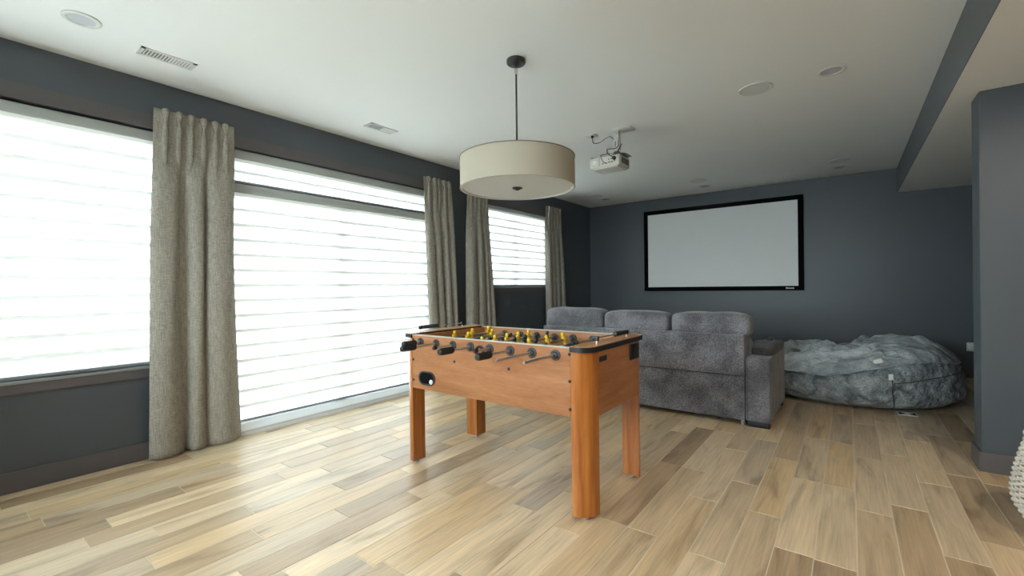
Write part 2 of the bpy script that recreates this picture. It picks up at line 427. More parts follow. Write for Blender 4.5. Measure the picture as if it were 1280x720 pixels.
for xa, xb, ya, yb_, r in rest:
    k = len(vv); g = GAP/2
    vv += [(xa+g, ya+g, 0), (xb-g, ya+g, 0), (xb-g, yb_-g, 0), (xa+g, yb_-g, 0)]
    vv += [(xa+g, ya+g, -.0015), (xb-g, ya+g, -.0015), (xb-g, yb_-g, -.0015), (xa+g, yb_-g, -.0015)]
    ff += [(k, k+1, k+2, k+3), (k+4, k+5, k+1, k), (k+5, k+6, k+2, k+1), (k+6, k+7, k+3, k+2), (k+7, k+4, k, k+3)]; at += [r]*5
me = bpy.data.meshes.new('plank_field'); me.from_pydata(vv, [], ff); me.materials.append(MATS['plank_wood_field'])
a_ = me.attributes.new('rnd', 'FLOAT', 'FACE'); a_.data.foreach_set('value', at)
o = bpy.data.objects.new('plank_field', me); col.objects.link(o); o.parent = fl; o['kind'] = 'stuff'

# ------------------------------------------------------------------ blinds
def blind(y0, y1, z0, z1, label, xf, cas=.07, pitch=.124):
    t = thing('window_blind', (xf-.03, (y0+y1)/2, z0), label, 'blind', 'sheer vane blinds on the left wall')
    MB().rbox(xf-.085, xf+.005, y0, y1, z1-cas, z1, .012, 3).build('cassette', 'cassette_fabric', t, smooth='auto')
    zt, zb = z1-cas, z0+.024
    MB().rbox(xf-.072, xf-.005, y0+.006, y1-.006, z0, zb, .006, 2).build('bottom_rail', 'alu', t, smooth='auto')
    for nm, xx, mm in (('front_sheer', xf-.010, 'sheer'), ('back_sheer', xf-.068, 'sheer_back')):
        MB().add([(xx, y0+.012, zb), (xx, y1-.012, zb), (xx, y1-.012, zt), (xx, y0+.012, zt)], [(0, 1, 2, 3)]).build(nm, mm, t)
    n = max(2, round((zt-zb)/pitch)); p = (zt-zb)/n
    proto = None
    for k in range(n):
        ztop = zt-k*p
        if proto is None:
            hgt = p*.40
            def fn(u, v, ztop=ztop, hgt=hgt):
                if v < .35: return (xf-.008, y0+.012+(y1-y0-.024)*u, ztop-.026*v/.35)
                s = (v-.35)/.65; dx = (xf-.008)-.056*(3*s*s-2*s**3)
                return (dx, y0+.012+(y1-y0-.024)*u, ztop-.026-(hgt-.026)*s)
            proto = MB().grid(fn, 1, 10).build('vane', 'vane', t, smooth=True); base_z = ztop
        else:
            o = proto.copy(); col.objects.link(o); o.parent = t; o.location = (0, 0, ztop-base_z)
    # last vane must not pass the rail: it tucks between the sheers behind the bottom rail
BX = XL-.012
blind(W1[0]+.005, W1[1]-.005, .675, 2.378, 'wide translucent white sheer blind above dark wall panel, beside first curtain', BX)
blind(D1[0]+.005, D1[1]-.005, .098, 2.10, 'tall translucent white sheer blind over the sliding patio door', BX, cas=.075)
blind(D1[0]+.005, D1[1]-.005, 2.105, 2.385, 'narrow translucent white sheer blind over transom above patio door', BX, cas=.075, pitch=.10)
blind(W3[0]+.005, W3[1]-.005, 1.215, 2.385, 'small translucent white sheer blind nearest the projection screen', BX, cas=.055, pitch=.105)

# ------------------------------------------------------------------ curtains
def curtain(y0t, y1t, y0b, y1b, zt, label, seed, npl, folds):
    rg = random.Random(seed); xc = -3.955; zb = .012
    t = thing('curtain', (xc, (y0b+y1b)/2, 0), label, 'curtain', 'pinch pleated curtains on the left wall')
    us = [(.5+i+.12*rg.uniform(-1, 1))/npl for i in range(npl)]
    us = [.06+.9*u for u in us]
    def sm(a, b, x):
        x = max(0, min(1, (x-a)/(b-a))); return x*x*(3-2*x)
    def depth(u, v):
        k = sm(.03, .30, v)
        top = max(0, max(1-abs((u-c)/(.30/npl))**2 for c in us))*.006-.004
        low = 0
        for c, wd, am in folds:
            q = abs(u-c-.02*math.sin(2.2*v+seed+c*7))/(wd*(.92+.16*v)); low = max(low, am*(1-min(1, q)**2.6))
        low = low*.100-.048
        nz = noise.noise(Vector((u*4+seed, v*1.6, seed)))*.010*k
        return top*(1-k)+low*k*(.55+.45*v)+nz
    def fn(u, v):
        s = v**.8
        ya = y0t+(y0b-y0t)*s; yb_ = y1t+(y1b-y1t)*s
        ww = u+.018*math.sin(2*PI*(u*3+v*.7)+seed)*sm(0, .4, v)
        bulge = .012*math.sin(PI*v*1.3+seed)
        z = zt+(zb-zt)*v + (.012*math.sin(2*PI*u*2.2+seed) if v > .995 else 0)*0
        return (xc+depth(u, v), ya+(yb_-ya)*ww+bulge*(u-.5), z)
    dr = MB().grid(fn, 120, 60).build('drape', 'linen', t, smooth=True)
    sd = dr.modifiers.new('thickness', 'SOLIDIFY'); sd.thickness = .004; sd.offset = -1
    for c in us:
        pts = []; rad = []
        for s_, r_, dx in ((0, .021, .006), (.022, .022, .009), (.050, .017, .009), (.075, .008, .010), (.088, .006, .010), (.105, .010, .010), (.15, .017, .008), (.24, .021, .000), (.36, .019, -.012), (.50, .012, -.030)):
            p = fn(c, s_/(zt-zb)); pts.append((p[0]+dx+.006, p[1], p[2])); rad.append(r_)
        MB().tube(pts, rad, 10).map(lambda v: v).build('pleat', 'linen', t, smooth=True)
curtain(1.005, 1.525, .945, 1.545, 2.525, 'wide beige linen curtain between large window and patio door', 3, 6, [(.16, .19, 1.0), (.49, .11, .9), (.81, .20, 1.05)])
curtain(3.54, 3.98, 3.62, 4.13, 2.52, 'beige linen curtain at patio door edge beside drum lamp', 8, 5, [(.14, .16, .95), (.42, .13, .8), (.68, .12, .9), (.91, .11, .8)])
curtain(4.275, 4.69, 4.27, 4.84, 2.52, 'beige linen curtain partly hidden behind the drum lamp shade', 5, 5, [(.20, .21, .9), (.56, .16, .9), (.80, .09, .8), (.95, .08, .75)])
curtain(6.16, 6.66, 6.20, 6.78, 2.535, 'beige linen curtain closest to the projection screen wall', 12, 5, [(.13, .15, 1.0), (.4, .13, .85), (.64, .12, .9), (.89, .13, .9)])

# ------------------------------------------------------------------ foosball table
FX0, FX1, FY0, FY1, LR = -2.475, -1.038, 2.0, 2.75, .105
ZT, ZP = .90, .532
ft = thing('foosball_table', ((FX0+FX1)/2, (FY0+FY1)/2, 0), 'wooden foosball table with rods, yellow and black players', 'game table')
xi0, xi1 = FX0+LR, FX1-LR
MB().box(xi0, xi1, FY0, FY0+.028, ZP, ZT-.012).build('side_panel', 'table_wood', ft, bevel=.002)
MB().box(xi0, xi1, FY1-.028, FY1, ZP, ZT-.012).build('side_panel', 'table_wood', ft, bevel=.002)
MB().box(xi0-.012, xi1+.012, FY0-.001, FY0+.030, ZT-.012, ZT-.007).build('edge_strip', 'edge_trim', ft)
MB().box(xi0-.012, xi1+.012, FY1-.030, FY1+.001, ZT-.012, ZT-.007).build('edge_strip', 'edge_trim', ft)
for xa, xb in ((FX0, FX0+.022), (FX1-.022, FX1)):
    MB().box(xa, xb, FY0+LR, FY1-LR, ZP, ZT-.03).build('end_panel', 'table_wood_end', ft, bevel=.002)
for xa, xb in ((FX0+.115, FX0+.133), (FX1-.133, FX1-.115)):
    MB().box(xa, xb, FY0+.029, FY1-.029, .60, ZT-.012).build('inner_end_wall', 'table_wood_end', ft)
mat('playfield_green', (.03, .16, .06), .4)
MB().box(FX0+.134, FX1-.134, FY0+.029, FY1-.029, .745, .760).build('playfield', 'playfield_green', ft)
MB().box(FX0+.107, FX1-.107, FY0+.029, FY1-.029, .545, .557).build('cabinet_floor', 'table_wood', ft)
# quarter-round legs running to the top
for sx, sy in ((-1, -1), (1, -1), (-1, 1), (1, 1)):
    cx = xi0 if sx < 0 else xi1; cy = FY0+LR if sy < 0 else FY1-LR
    out = [(cx, cy)]+[(cx+sx*LR*math.sin(a), cy+sy*LR*math.cos(a)) for a in [PI/2*k/10 for k in range(11)]]
    if sx*sy > 0: out = out[::-1]
    lg = MB().prism(out, .026, ZT-.03).build('leg', 'leg_wood', ft, smooth='auto')
    fcx, fcy = cx+sx*LR*.42, cy+sy*LR*.42
    MB().lathe((fcx, fcy, 0), [(.016, 0), (.019, .004), (.017, .012), (.009, .014), (.009, .027)], 14).build('levelling_foot', 'steel', lg, smooth='auto')
# top plates with black edge
for sx in (-1, 1):
    xo = FX0-.012 if sx < 0 else FX1+.012; xn = FX0+.105 if sx < 0 else FX1-.105
    rc = .085; ya, yb_ = FY0-.012, FY1+.012
    def plate(g):
        o = [(xn, ya+g), (xn, yb_-g)] ; pts = []
        xo_ = xo-sx*g
        for a in [PI/2*k/8 for k in range(9)]: pts.append((xo_-sx*rc+sx*rc*math.sin(a), yb_-g-rc+rc*math.cos(a)))
        for a in [PI/2*k/8 for k in range(9)]: pts.append((xo_-sx*rc+sx*rc*math.cos(a), ya+g+rc-rc*math.sin(a)))
        return [(xn, ya+g), (xn, yb_-g)]+pts
    MB().prism(plate(.003), ZT-.028, ZT-.001).build('top_plate', 'top_wood', ft)
    MB().prism(plate(0), ZT-.030, ZT-.004).build('edge_band', 'black_plastic', ft, smooth='auto')
# screws, ball cup, ball return
for xx, zz in ((-1.973, .744), (-1.544, .742), (-1.148, .857), (-1.148, .717), (-1.148, .573), (-2.360, .724), (-2.360, .587), (-2.360, .86)):
    MB().lathe((xx, FY0, zz), [(.0085, .002), (.0085, -.003), (.005, -.006), (.0001, -.0065)], 12, 'y').build('screw', 'screw', ft, smooth='auto')
cup = MB().lathe((-1.757, FY0, .825), [(.034, .004), (.036, -.008), (.030, -.016), (.024, -.016), (.022, .0), (.0001, .002)], 24, 'y').build('ball_cup', 'black_plastic', ft, smooth='auto')
def stadium(cx, cz, hw, r, n=10):
    return [(cx+hw-r+r*math.cos(a), cz+r*math.sin(a)) for a in [-PI/2+PI*k/n for k in range(n+1)]]+[(cx-hw+r+r*math.cos(a), cz+r*math.sin(a)) for a in [PI/2+PI*k/n for k in range(n+1)]]
so, si = stadium(-2.226, .610, .078, .046), stadium(-2.226, .610, .068, .037)
n = len(so); mb = MB()
ring = [[(p, FY0+.002, q) for p, q in so], [(p, FY0-.007, q) for p, q in so], [(p, FY0-.007, q) for p, q in si], [(p, FY0-.0005, q) for p, q in si]]
mb.add([v for R in ring for v in R], [(i*n+k, i*n+(k+1) % n, (i+1)*n+(k+1) % n, (i+1)*n+k) for i in range(3) for k in range(n)]+[[3*n+k for k in range(n)]])
br = mb.build('ball_return', 'bushing_grey', ft, smooth='auto')
MB().prism(stadium(-2.226, .610, .067, .036), FY0-.0012, FY0-.0004, 'y').build('chute_opening', 'screen_frame', br)
MB().sellip((-2.182, FY0-.006, .590), (.016, .010, .016), 1, 1, 16, 10).build('ball', 'white_plastic', br, smooth=True)
# end panel fittings
for xx, sx in ((FX1, 1), (FX0, -1)):
    MB().rbox(min(xx, xx+sx*.012), max(xx, xx+sx*.012), 2.51, 2.645, .765, .858, .006).build('goal_box', 'black_plastic', ft, smooth='auto')
bp = MB().box(FX1, FX1+.003, 2.115, 2.20, .811, .838).build('name_plate', 'black_plastic', ft)
MB().box(FX1+.003, FX1+.004, 2.127, 2.188, .821, .828).build('plate_print', 'bushing_grey', bp)
# score counters on both ends
for sx, xx, ys, ye, cl in ((1, FX1-.035, 2.16, 2.56, 1), (-1, FX0+.040, 2.13, 2.56, -1)):
    sc_ = MB().cyl((xx, ys, ZT+.028), (xx, ye, ZT+.028), .0035, 8).build('score_rod', 'steel', ft, smooth='auto')
    for y in (ys, ye): MB().cyl((xx, y, ZT-.001), (xx, y, ZT+.022), .005, 10).build('score_post', 'white_plastic', sc_, smooth='auto')
    for y in (ys, ye): MB().rbox(xx-.011, xx+.011, y-.010, y+.010, ZT+.014, ZT+.040, .004).build('post_cap', 'black_plastic', sc_, smooth='auto')
    for k in range(10):
        y0 = (ye-.016-.0155*(k+1)) if cl > 0 else (ys+.014+.0155*k)
        MB().lathe((xx, y0, ZT+.028), [(.009, 0), (.014, .003), (.014, .012), (.009, .0148)], 14, 'y').build('score_bead', 'black_plastic', sc_, smooth='auto')
# rods, bushings, handles, players
ZR = .846
xr = [-2.284+.1503*i for i in range(8)]
# index: (front end y, handle on this side, tip cap, men y's, colour, tilt)
RODS = [(1.845, True, 0, [2.316, 2.505, 2.695], 'yellow_plastic', .15),
        (1.712, True, 0, [2.292, 2.554], 'yellow_plastic', .25),
        (1.835, False, 1, [2.148, 2.348, 2.548], 'man_black', 1.1),
        (1.735, True, 0, [2.100, 2.226, 2.353, 2.479, 2.604], 'yellow_plastic', .12),
        (1.865, False, 1, [2.105, 2.233, 2.350, 2.484, 2.613], 'man_black', .2),
        (1.715, True, 0, [2.202, 2.398, 2.598], 'yellow_plastic', -.3),
        (1.69, False, 0, [2.17, 2.43], 'man_black', 1.25),
        (1.715, False, 0, [2.19, 2.38, 2.57], 'man_black', 1.5)]
def man_mesh():
    mb = MB()
    mb.sellip((0, 0, .040), (.0115, .0115, .014), .9, .9, 12, 8)           # head
    mb.rbox(-.010, .010, -.014, .014, -.016, .028, .006, 2)                 # torso block around the rod
    mb.rbox(-.009, .009, -.019, .019, .010, .026, .006, 2)                  # shoulders
    mb.tube([(0, 0, -.014), (0, 0, -.040), (.002, 0, -.060)], [.0105, .009, .010], 10)
    mb.rbox(-.007, .013, -.012, .012, -.076, -.054, .004, 2)                # foot block
    return mb
man_me = {}
for c in ('yellow_plastic', 'man_black'):
    o = man_mesh().build('player', c, smooth='auto'); man_me[c] = o.data; bpy.data.objects.remove(o)
def handle_prof():
    return [(.006, 0), (.017, .003), (.019, .012), (.0175, .05), (.019, .095), (.0165, .108), (.010, .112), (.0001, .112)]
for i, (yf, hand, cap, men, c, tilt) in enumerate(RODS):
    x = xr[i]; y_in = FY0
    rod_front = yf+.05 if hand else yf
    ry1 = FY1+.13
    rod = MB().tube([(x, rod_front, ZR), (x, ry1, ZR)], .0078, 12).build('rod', 'steel', ft, smooth='auto')
    for y, s in ((FY0, -1), (FY1, 1)):
        MB().lathe((x, y, ZR), [(.029, s*.0), (.029, s*.005), (.022, s*.007), (.018, s*.006), (.014, s*.014), (.0085, s*.016)], 22, 'y').build('bushing', 'bushing_grey', rod, smooth='auto')
        yi = y-s*.028
        MB().lathe((x, yi, ZR), [(.027, 0), (.027, -s*.006), (.016, -s*.008), (.012, -s*.016), (.0085, -s*.017)], 22, 'y').build('bushing', 'bushing_grey', rod, smooth='auto')
    if hand:
        h_ = MB().lathe((x, yf+.112, ZR), [(r, -d_) for r, d_ in handle_prof()], 16, 'y').build('handle', 'black_rubber', rod, smooth='auto')
        for k in range(10):
            a = 2*PI*k/10
            MB().tube([(x+.0178*math.cos(a), yf+.104, ZR+.0178*math.sin(a)), (x+.0178*math.cos(a), yf+.014, ZR+.0178*math.sin(a))], .0024, 5).build('grip_rib', 'black_rubber', h_) if i in (1, 3, 5) else None
    elif cap:
        MB().lathe((x, yf, ZR), [(.011, .022), (.012, .016), (.012, .002), (.009, -.003), (.0001, -.004)], 14, 'y').build('end_cap', 'black_rubber', rod, smooth='auto')
    if not hand:
        MB().lathe((x, ry1-.02, ZR), [(r, d_) for r, d_ in handle_prof()], 16, 'y').build('handle', 'black_rubber', rod, smooth='auto')
    for y in men:
        o = bpy.data.objects.new('player', man_me[c]); col.objects.link(o); o.parent = rod
        o.location = Vector((x, y, ZR))-root_off(ft); o.rotation_euler = (0, tilt, 0)

# ------------------------------------------------------------------ sofa
SY = 4.20; sx0, sx1 = -2.735, -.712
sf = thing('sofa', ((sx0+sx1)/2, SY+.5, 0), 'grey chenille three seat sofa seen from behind', 'sofa')
MB().rbox(sx0, sx1, SY, SY+.16, .045, .425, .012, 3).build('back_lower', 'sofa_fabric', sf, smooth='auto')
MB().rbox(sx0, sx1, SY-.012, SY+.15, .425, .772, .010, 3).build('back_upper', 'sofa_fabric', sf, smooth='auto')
MB().rbox(sx0+.01, sx1-.01, SY+.12, SY+.98, .06, .26, .02, 3).build('seat_base', 'sofa_fabric', sf, smooth='auto')
MB().box(sx0+.004, sx1-.03, SY-.0135, SY-.004, .4225, .4285).build('back_seam', 'seam_dark', sf)
edges = [(-2.735, -2.050), (-2.034, -1.368), (-1.345, -.672)]
tops = [.972, .955, .955]
for k, (a, b) in enumerate(edges):
    zc0, zc1 = .735, tops[k]
    cu = MB().sellip(((a+b)/2, SY+.155, (zc0+zc1)/2), ((b-a)/2, .125, (zc1-zc0)/2), .42, .30, 56, 28)
    cu.map(lambda v: v+Vector((0, 0, .010))*noise.noise(v*6)+Vector((0, .012, 0))*noise.noise(v*5+Vector((3, 1, 2))))
    cu.build('headrest', 'sofa_fabric', sf, smooth=True)
    MB().sellip(((a+b)/2, SY+.22, .52), ((b-a)/2-.01, .11, .25), .35, .35, 36, 20).build('back_cushion', 'sofa_fabric', sf, smooth=True)
    MB().sellip(((a+b)/2, SY+.64, .35), ((b-a)/2-.005, .38, .10), .3, .25, 36, 18).build('seat_cushion', 'sofa_fabric', sf, smooth=True)
for xa, xb in ((-.705, -.522), (-2.925, -2.742)):
    arm = MB().rbox(xa, xb, SY-.005, SY+1.02, .05, .585, .014, 3).build('armrest', 'sofa_fabric', sf, smooth='auto')
    # padded cap: long roll with a raised, drooping pad
    def cap(u, v, xa=xa, xb=xb):
        a = 2*PI*u; b = -PI/2+PI*min(max(v, .0004), .9996)
        cxx = (xa+xb)/2+.004; ex = math.copysign(abs(math.cos(a))**.45, math.cos(a)); ez = math.copysign(abs(math.sin(a))**.55, math.sin(a))
        ry = math.copysign(abs(math.sin(b))**.35, math.sin(b)); rr = abs(math.cos(b))**.35
        s = (ry+1)/2
        z = .616+.040*rr*ez+.040*math.exp(-((s-.34)/.2)**2)*(1 if ez > 0 else .2)-.020*max(0, s-.55)
        return (cxx+(xb-xa)/2*1.06*rr*ex, SY+.60+.43*ry, z)
    MB().grid(cap, 32, 40, True).build('arm_pad', 'sofa_dark', arm, smooth=True)
    MB().box(xa+.012, xa+.015, SY-.012, SY-.004, .06, .59).build('arm_piping', 'sofa_dark', arm)
    for y in (SY+.01, SY+.90): MB().rbox(xa+.01, xb-.01, y, y+.07, 0, .052, .004).build('foot', 'black_plastic', sf, smooth='auto')
for xx in (-.735, -1.75, -2.70):
    MB().lathe((xx, SY+.045, 0), [(.017, 0), (.02, .01), (.02, .05)], 16).build('leg', 'alu', sf, smooth='auto')
MB().box(-.95, -.93, SY+.10, SY+.14, 0, .07).build('leg', 'black_plastic', sf)
rm = MB().rbox(-.597, -.553, 4.60, 4.75, .0, .018, .005, 2)
ro = Vector((-.575, 4.675, .6955)); rm.map(lambda v: (v.x, v.y, v.z+ro.z))
rmo = thing('remote_control', ro, 'small black remote control lying on sofa armrest', 'remote')
rm.build('case', 'black_plastic', rmo, smooth='auto')
for k in range(4):
    for j in range(2): MB().box(-.590+.018*j, -.578+.018*j, 4.63+.025*k, 4.642+.025*k, ro.z+.018, ro.z+.0195).build('button', 'bushing_grey', rmo)

# ------------------------------------------------------------------ bean bag
BC = Vector((-.03, 6.12)); BR = .90
bb = thing('bean_bag', (BC.x, BC.y, 0), 'huge slouching grey fur bean bag on floor beside sofa', 'bean bag')
def sp(x, e): return math.copysign(abs(x)**e, x)
def sstep(a, b, x):
    x = max(0, min(1, (x-a)/(b-a))); return x*x*(3-2*x)
def bag_raw(th, ph):
    c, s = sp(math.cos(th), .90), sp(math.sin(th), .90)
    rho = abs(math.cos(ph))**(.40 if ph > 0 else .26); zz = sp(math.sin(ph), .56 if ph > 0 else .9)
    x = BC.x+BR*rho*c; y = BC.y+BR*rho*s
    top = .455+.165*math.exp(-((x-.58)/.42)**2)
    top -= .05*sstep(.1, -.6, x)*sstep(6.2, 5.6, y)
    zc = .22
    z = zc+(top-zc)*zz if zz > 0 else zc+(zc-.003)*zz
    return Vector((x, y, z)), Vector((c*rho, s*rho, zz*.8)).normalized()
def bag(th, ph, off=0.0):
    p, n = bag_raw(th, ph)
    k = sstep(.01, .14, p.z)
    n1 = noise.noise(p*2.4)*.032+noise.noise(Vector((p.x*5, p.y*5, p.z*10)))*.012+abs(noise.noise(Vector((p.x*8+3, p.y*8, p.z*4))))*.016+abs(noise.noise(Vector((p.x*9+p.z*8, p.y*9-p.z*6, p.z*3+7))))*.022
    front = math.exp(-((th+1.20)/.10)**2) if th < PI else math.exp(-((th-2*PI+1.20)/.10)**2)
    n1 -= .030*front*sstep(.35, .10, p.z)                       # pinch at the vertical seam
    p = p+n*(n1*k+off)
    p.z = max(p.z, .003)
    return p
MB().grid(lambda u, v: bag(2*PI*u, -PI/2+PI*min(max(v, .0005), .9995)), 260, 130, True).build('body', 'fur', bb, smooth=True)
# loose upper cover draped over the body, with folds and a thick hanging lip
def cover_edge(th):
    x = math.cos(th)
    return .30+.16*sstep(-.25, .35, x)-.10*math.exp(-((x+.12)/.18)**2)-.05*sstep(.6, 1, x)
FOLDS = [([(-.70, 5.95), (-.48, 6.35), (-.34, 6.05), (-.18, 5.62)], .075, .085), ([(-.50, 6.62), (-.33, 6.58), (-.18, 6.3), (-.05, 5.85)], .080, .075),
         ([(.14, 6.72), (.05, 6.35), (-.03, 5.9)], .050, .070), ([(.36, 6.72), (.17, 6.4), (.0, 5.85)], .055, .035),
         ([(-.78, 5.82), (-.38, 5.58), (-.05, 5.52), (.2, 5.68), (.55, 5.95)], .085, .050), ([(-.30, 5.50), (-.22, 5.66)], .035, .06)]
def cover(u, v):
    th = 2*PI*u; e = cover_edge(th)
    ph = e+(PI/2-.0008-e)*v**1.25
    p0, n0 = bag_raw(th, ph)
    left = sstep(.30, -.10, p0.x); topk = sstep(.03, .25, v); back = sstep(5.72, 6.15, p0.y)
    def ridge(q, ax, w_):
        return max(0, 1-abs(noise.noise(q))*ax)**w_
    hgt = 0
    for pts, wd, ht in FOLDS:
        dd = 9
        for (ax, ay), (bx_, by_) in zip(pts, pts[1:]):
            ux, uy = bx_-ax, by_-ay; t_ = max(0, min(1, ((p0.x-ax)*ux+(p0.y-ay)*uy)/(ux*ux+uy*uy)))
            dd = min(dd, math.hypot(p0.x-ax-ux*t_, p0.y-ay-uy*t_))
        hgt = max(hgt, ht*math.exp(-(dd/wd)**2))
    hgt = (hgt-.030*left*back)*topk
    hgt += .014*topk*ridge(Vector((p0.x*1.2, p0.y*4.2+p0.x*1.5, 4.0)), 3.0, 2)
    lip = (.050*math.exp(-(v/.05)**2))*(.10+.90*sstep(.42, .05, p0.x))+.010
    drape = .007*math.sin(20*th+4*noise.noise(Vector((th*2, v*3, 1))))*math.exp(-v/.25)
    p = bag(th, ph, lip+drape); p.z += hgt
    return p
cv = MB().grid(cover, 320, 120, True).build('cover', 'fur_cover', bb, smooth=True)
sd = cv.modifiers.new('thickness', 'SOLIDIFY'); sd.thickness = .016; sd.offset = -1
# seams
def on_bag(th, ph, off=.003): return bag(th % (2*PI), ph, off)
MB().tube([on_bag(-1.22+1.25*k/39, .06+.26*(k/39)**1.3, .000) for k in range(40)], .004, 6).build('seam', 'seam_dark', bb, smooth=True)
MB().tube([on_bag(-1.235+.004*k, .16-.058*k, -.001) for k in range(24)], .005, 6).build('seam', 'seam_dark', bb, smooth=True)
def cover_pt(th, v): return Vector(cover((th % (2*PI))/(2*PI), v))
wl = []
for j in range(5):
    for i in range(5):
        rr = 1-.18*(abs(i-2)*abs(j-2)/4)
        wl.append(cover_pt(-1.31+(i-2)*.026*rr, .30+(j-2)*.050*rr)+Vector((0, -.004, .008+.012*noise.noise(Vector((i*.9, j*.9, 3))))))
po = MB().add(wl, [(j*5+i, j*5+i+1, j*5+i+6, j*5+i+5) for j in range(4) for i in range(4)]).build('white_label', 'paper', bb, smooth=True)
sd = po.modifiers.new('thickness', 'SOLIDIFY'); sd.thickness = .004
tg = [on_bag(-1.265, .24, .012), on_bag(-1.23, .24, .012), on_bag(-1.23, .12, .012), on_bag(-1.265, .12, .012)]
t1 = MB().add([p+Vector((0, -.006, 0)) for p in tg]+[p+Vector((0, -.009, 0)) for p in tg], [(0, 1, 2, 3), (7, 6, 5, 4), (0, 4, 5, 1), (1, 5, 6, 2), (2, 6, 7, 3), (3, 7, 4, 0)]).build('small_tag', 'paper', bb)
# floor label: white card with two blue triangles meeting at the middle
lx, ly = .415, 5.395
ca, sa = math.cos(.10), math.sin(.10)
def L(u, v, z): return (lx+u*ca-v*sa, ly+u*sa+v*ca, z)
card = MB().add([L(-.07, -.055, .004), L(.07, -.055, .004), L(.07, .055, .010), L(-.07, .055, .010), L(-.07, -.055, .001), L(.07, -.055, .001), L(.07, .055, .007), L(-.07, .055, .007)],
                [(0, 1, 2, 3), (4, 5, 6, 7), (0, 1, 5, 4), (1, 2, 6, 5), (2, 3, 7, 6), (3, 0, 4, 7)]).build('floor_label', 'paper', bb)
for s in (-1, 1):
    MB().add([L(s*.060, -.040, .0056), L(s*.006, 0, .0080), L(s*.060, .040, .0100), L(s*.060, -.040, .0052), L(s*.006, 0, .0076), L(s*.060, .040, .0096)], [(0, 1, 2), (5, 4, 3), (0, 3, 4, 1), (1, 4, 5, 2), (2, 5, 3, 0)]).build('label_print', 'tag_blue', card)

# ------------------------------------------------------------------ projection screen
SX0, SX1, SZ0, SZ1, BD = -2.943, -.530, 1.104, 2.527, .068
ps = thing('projection_screen', ((SX0+SX1)/2, YB, SZ0), 'wide white projection screen in black velvet frame on back wall', 'screen')
yf = YB-.055
for (a, b, c, d) in ((SX0, SX1, SZ0, SZ0+BD), (SX0, SX1, SZ1-BD, SZ1), (SX0, SX0+BD, SZ0+BD, SZ1-BD), (SX1-BD, SX1, SZ0+BD, SZ1-BD)):
    MB().rbox(a, b, yf, YB-.001, c, d, .004, 2).build('frame_bar', 'screen_frame', ps, smooth='auto')
MB().box(SX0+BD, SX1-BD, yf+.018, yf+.022, SZ0+BD, SZ1-BD).build('screen_surface', 'screen_cloth', ps)
lg = MB()
for k, (dx, wd, ht) in enumerate(((0, .018, .022), (.021, .010, .018), (.034, .011, .016), (.048, .014, .016), (.065, .010, .016), (.078, .012, .016), (.093, .010, .018))):
    lg.box(-.755+dx, -.755+dx+wd, yf-.002, yf, SZ0+.026, SZ0+.026+ht)
lg.build('frame_badge', 'white_metal', ps)

# ------------------------------------------------------------------ pendant lamp
PXc, PYc = -1.784, 2.432; ZB, ZTP, RS = 1.872, 2.072, .386
pl = thing('pendant_lamp', (PXc, PYc, H), 'cream fabric drum pendant lamp on black rod', 'lamp')
MB().lathe((PXc, PYc, H), [(.062, 0), (.064, -.006), (.064, -.022), (.058, -.028), (.014, -.030), (.010, -.045), (.0001, -.046)], 32).build('canopy', 'dark_metal', pl, smooth='auto')
MB().cyl((PXc, PYc, H-.045), (PXc, PYc, ZTP-.03), .0062, 12).build('rod', 'dark_metal', pl, smooth='auto')
MB().lathe((PXc, PYc, H-.058), [(.009, 0), (.011, -.01), (.011, -.03), (.008, -.04)], 14).build('swivel', 'steel', pl, smooth='auto')
sh = MB().lathe((PXc, PYc, 0), [(RS, ZB), (RS, ZTP), (RS-.003, ZTP), (RS-.003, ZB)], 72)
sh.f = [f for f in sh.f if len(f) == 4]; sh.add([], [])
n = 72; sh.f += [(3*n+k, 3*n+(k+1) % n, (k+1) % n, k) for k in range(n)]
sh = sh.build('shade', 'shade_fabric', pl, smooth='auto')
for z in (ZB, ZTP):
    MB().tube([(PXc+(RS+.001)*math.cos(a), PYc+(RS+.001)*math.sin(a), z) for a in [2*PI*k/72 for k in range(73)]], .003, 6, False).build('shade_rim', 'shade_rim' if z == ZTP else 'shade_fabric', sh, smooth=True)
MB().tube([(PXc+(RS-.010)*math.cos(a), PYc+(RS-.010)*math.sin(a), ZB+.004) for a in [2*PI*k/72 for k in range(73)]], .008, 8, False).build('diffuser_ring', 'diffuser', pl, smooth=True)
MB().lathe((PXc, PYc, ZB+.006), [(.0001, 0), (RS-.012, 0), (RS-.012, .004), (.0001, .004)], 72).build('diffuser', 'diffuser', pl, smooth='auto')
MB().lathe((PXc, PYc, ZB+.006), [(.034, 0), (.034, -.006), (.020, -.009), (.012, -.016), (.0001, -.018)], 24).build('finial', 'dark_metal', pl, smooth='auto')
for k in range(3):
    a = 2*PI*k/3+.3
    MB().cyl((PXc, PYc, ZTP-.03), (PXc+(RS-.003)*math.cos(a), PYc+(RS-.003)*math.sin(a), ZTP-.01), .003, 6).build('spider_arm', 'dark_metal', pl)
for k in range(3):
    a = 2*PI*k/3; bx_, by_ = PXc+.13*math.cos(a), PYc+.13*math.sin(a)
    MB().lathe((bx_, by_, ZB+.05), [(.0001, 0), (.02, .01), (.028, .03), (.024, .05), (.013, .075), (.013, .10)], 16).build('bulb', 'diffuser', pl, smooth=True)

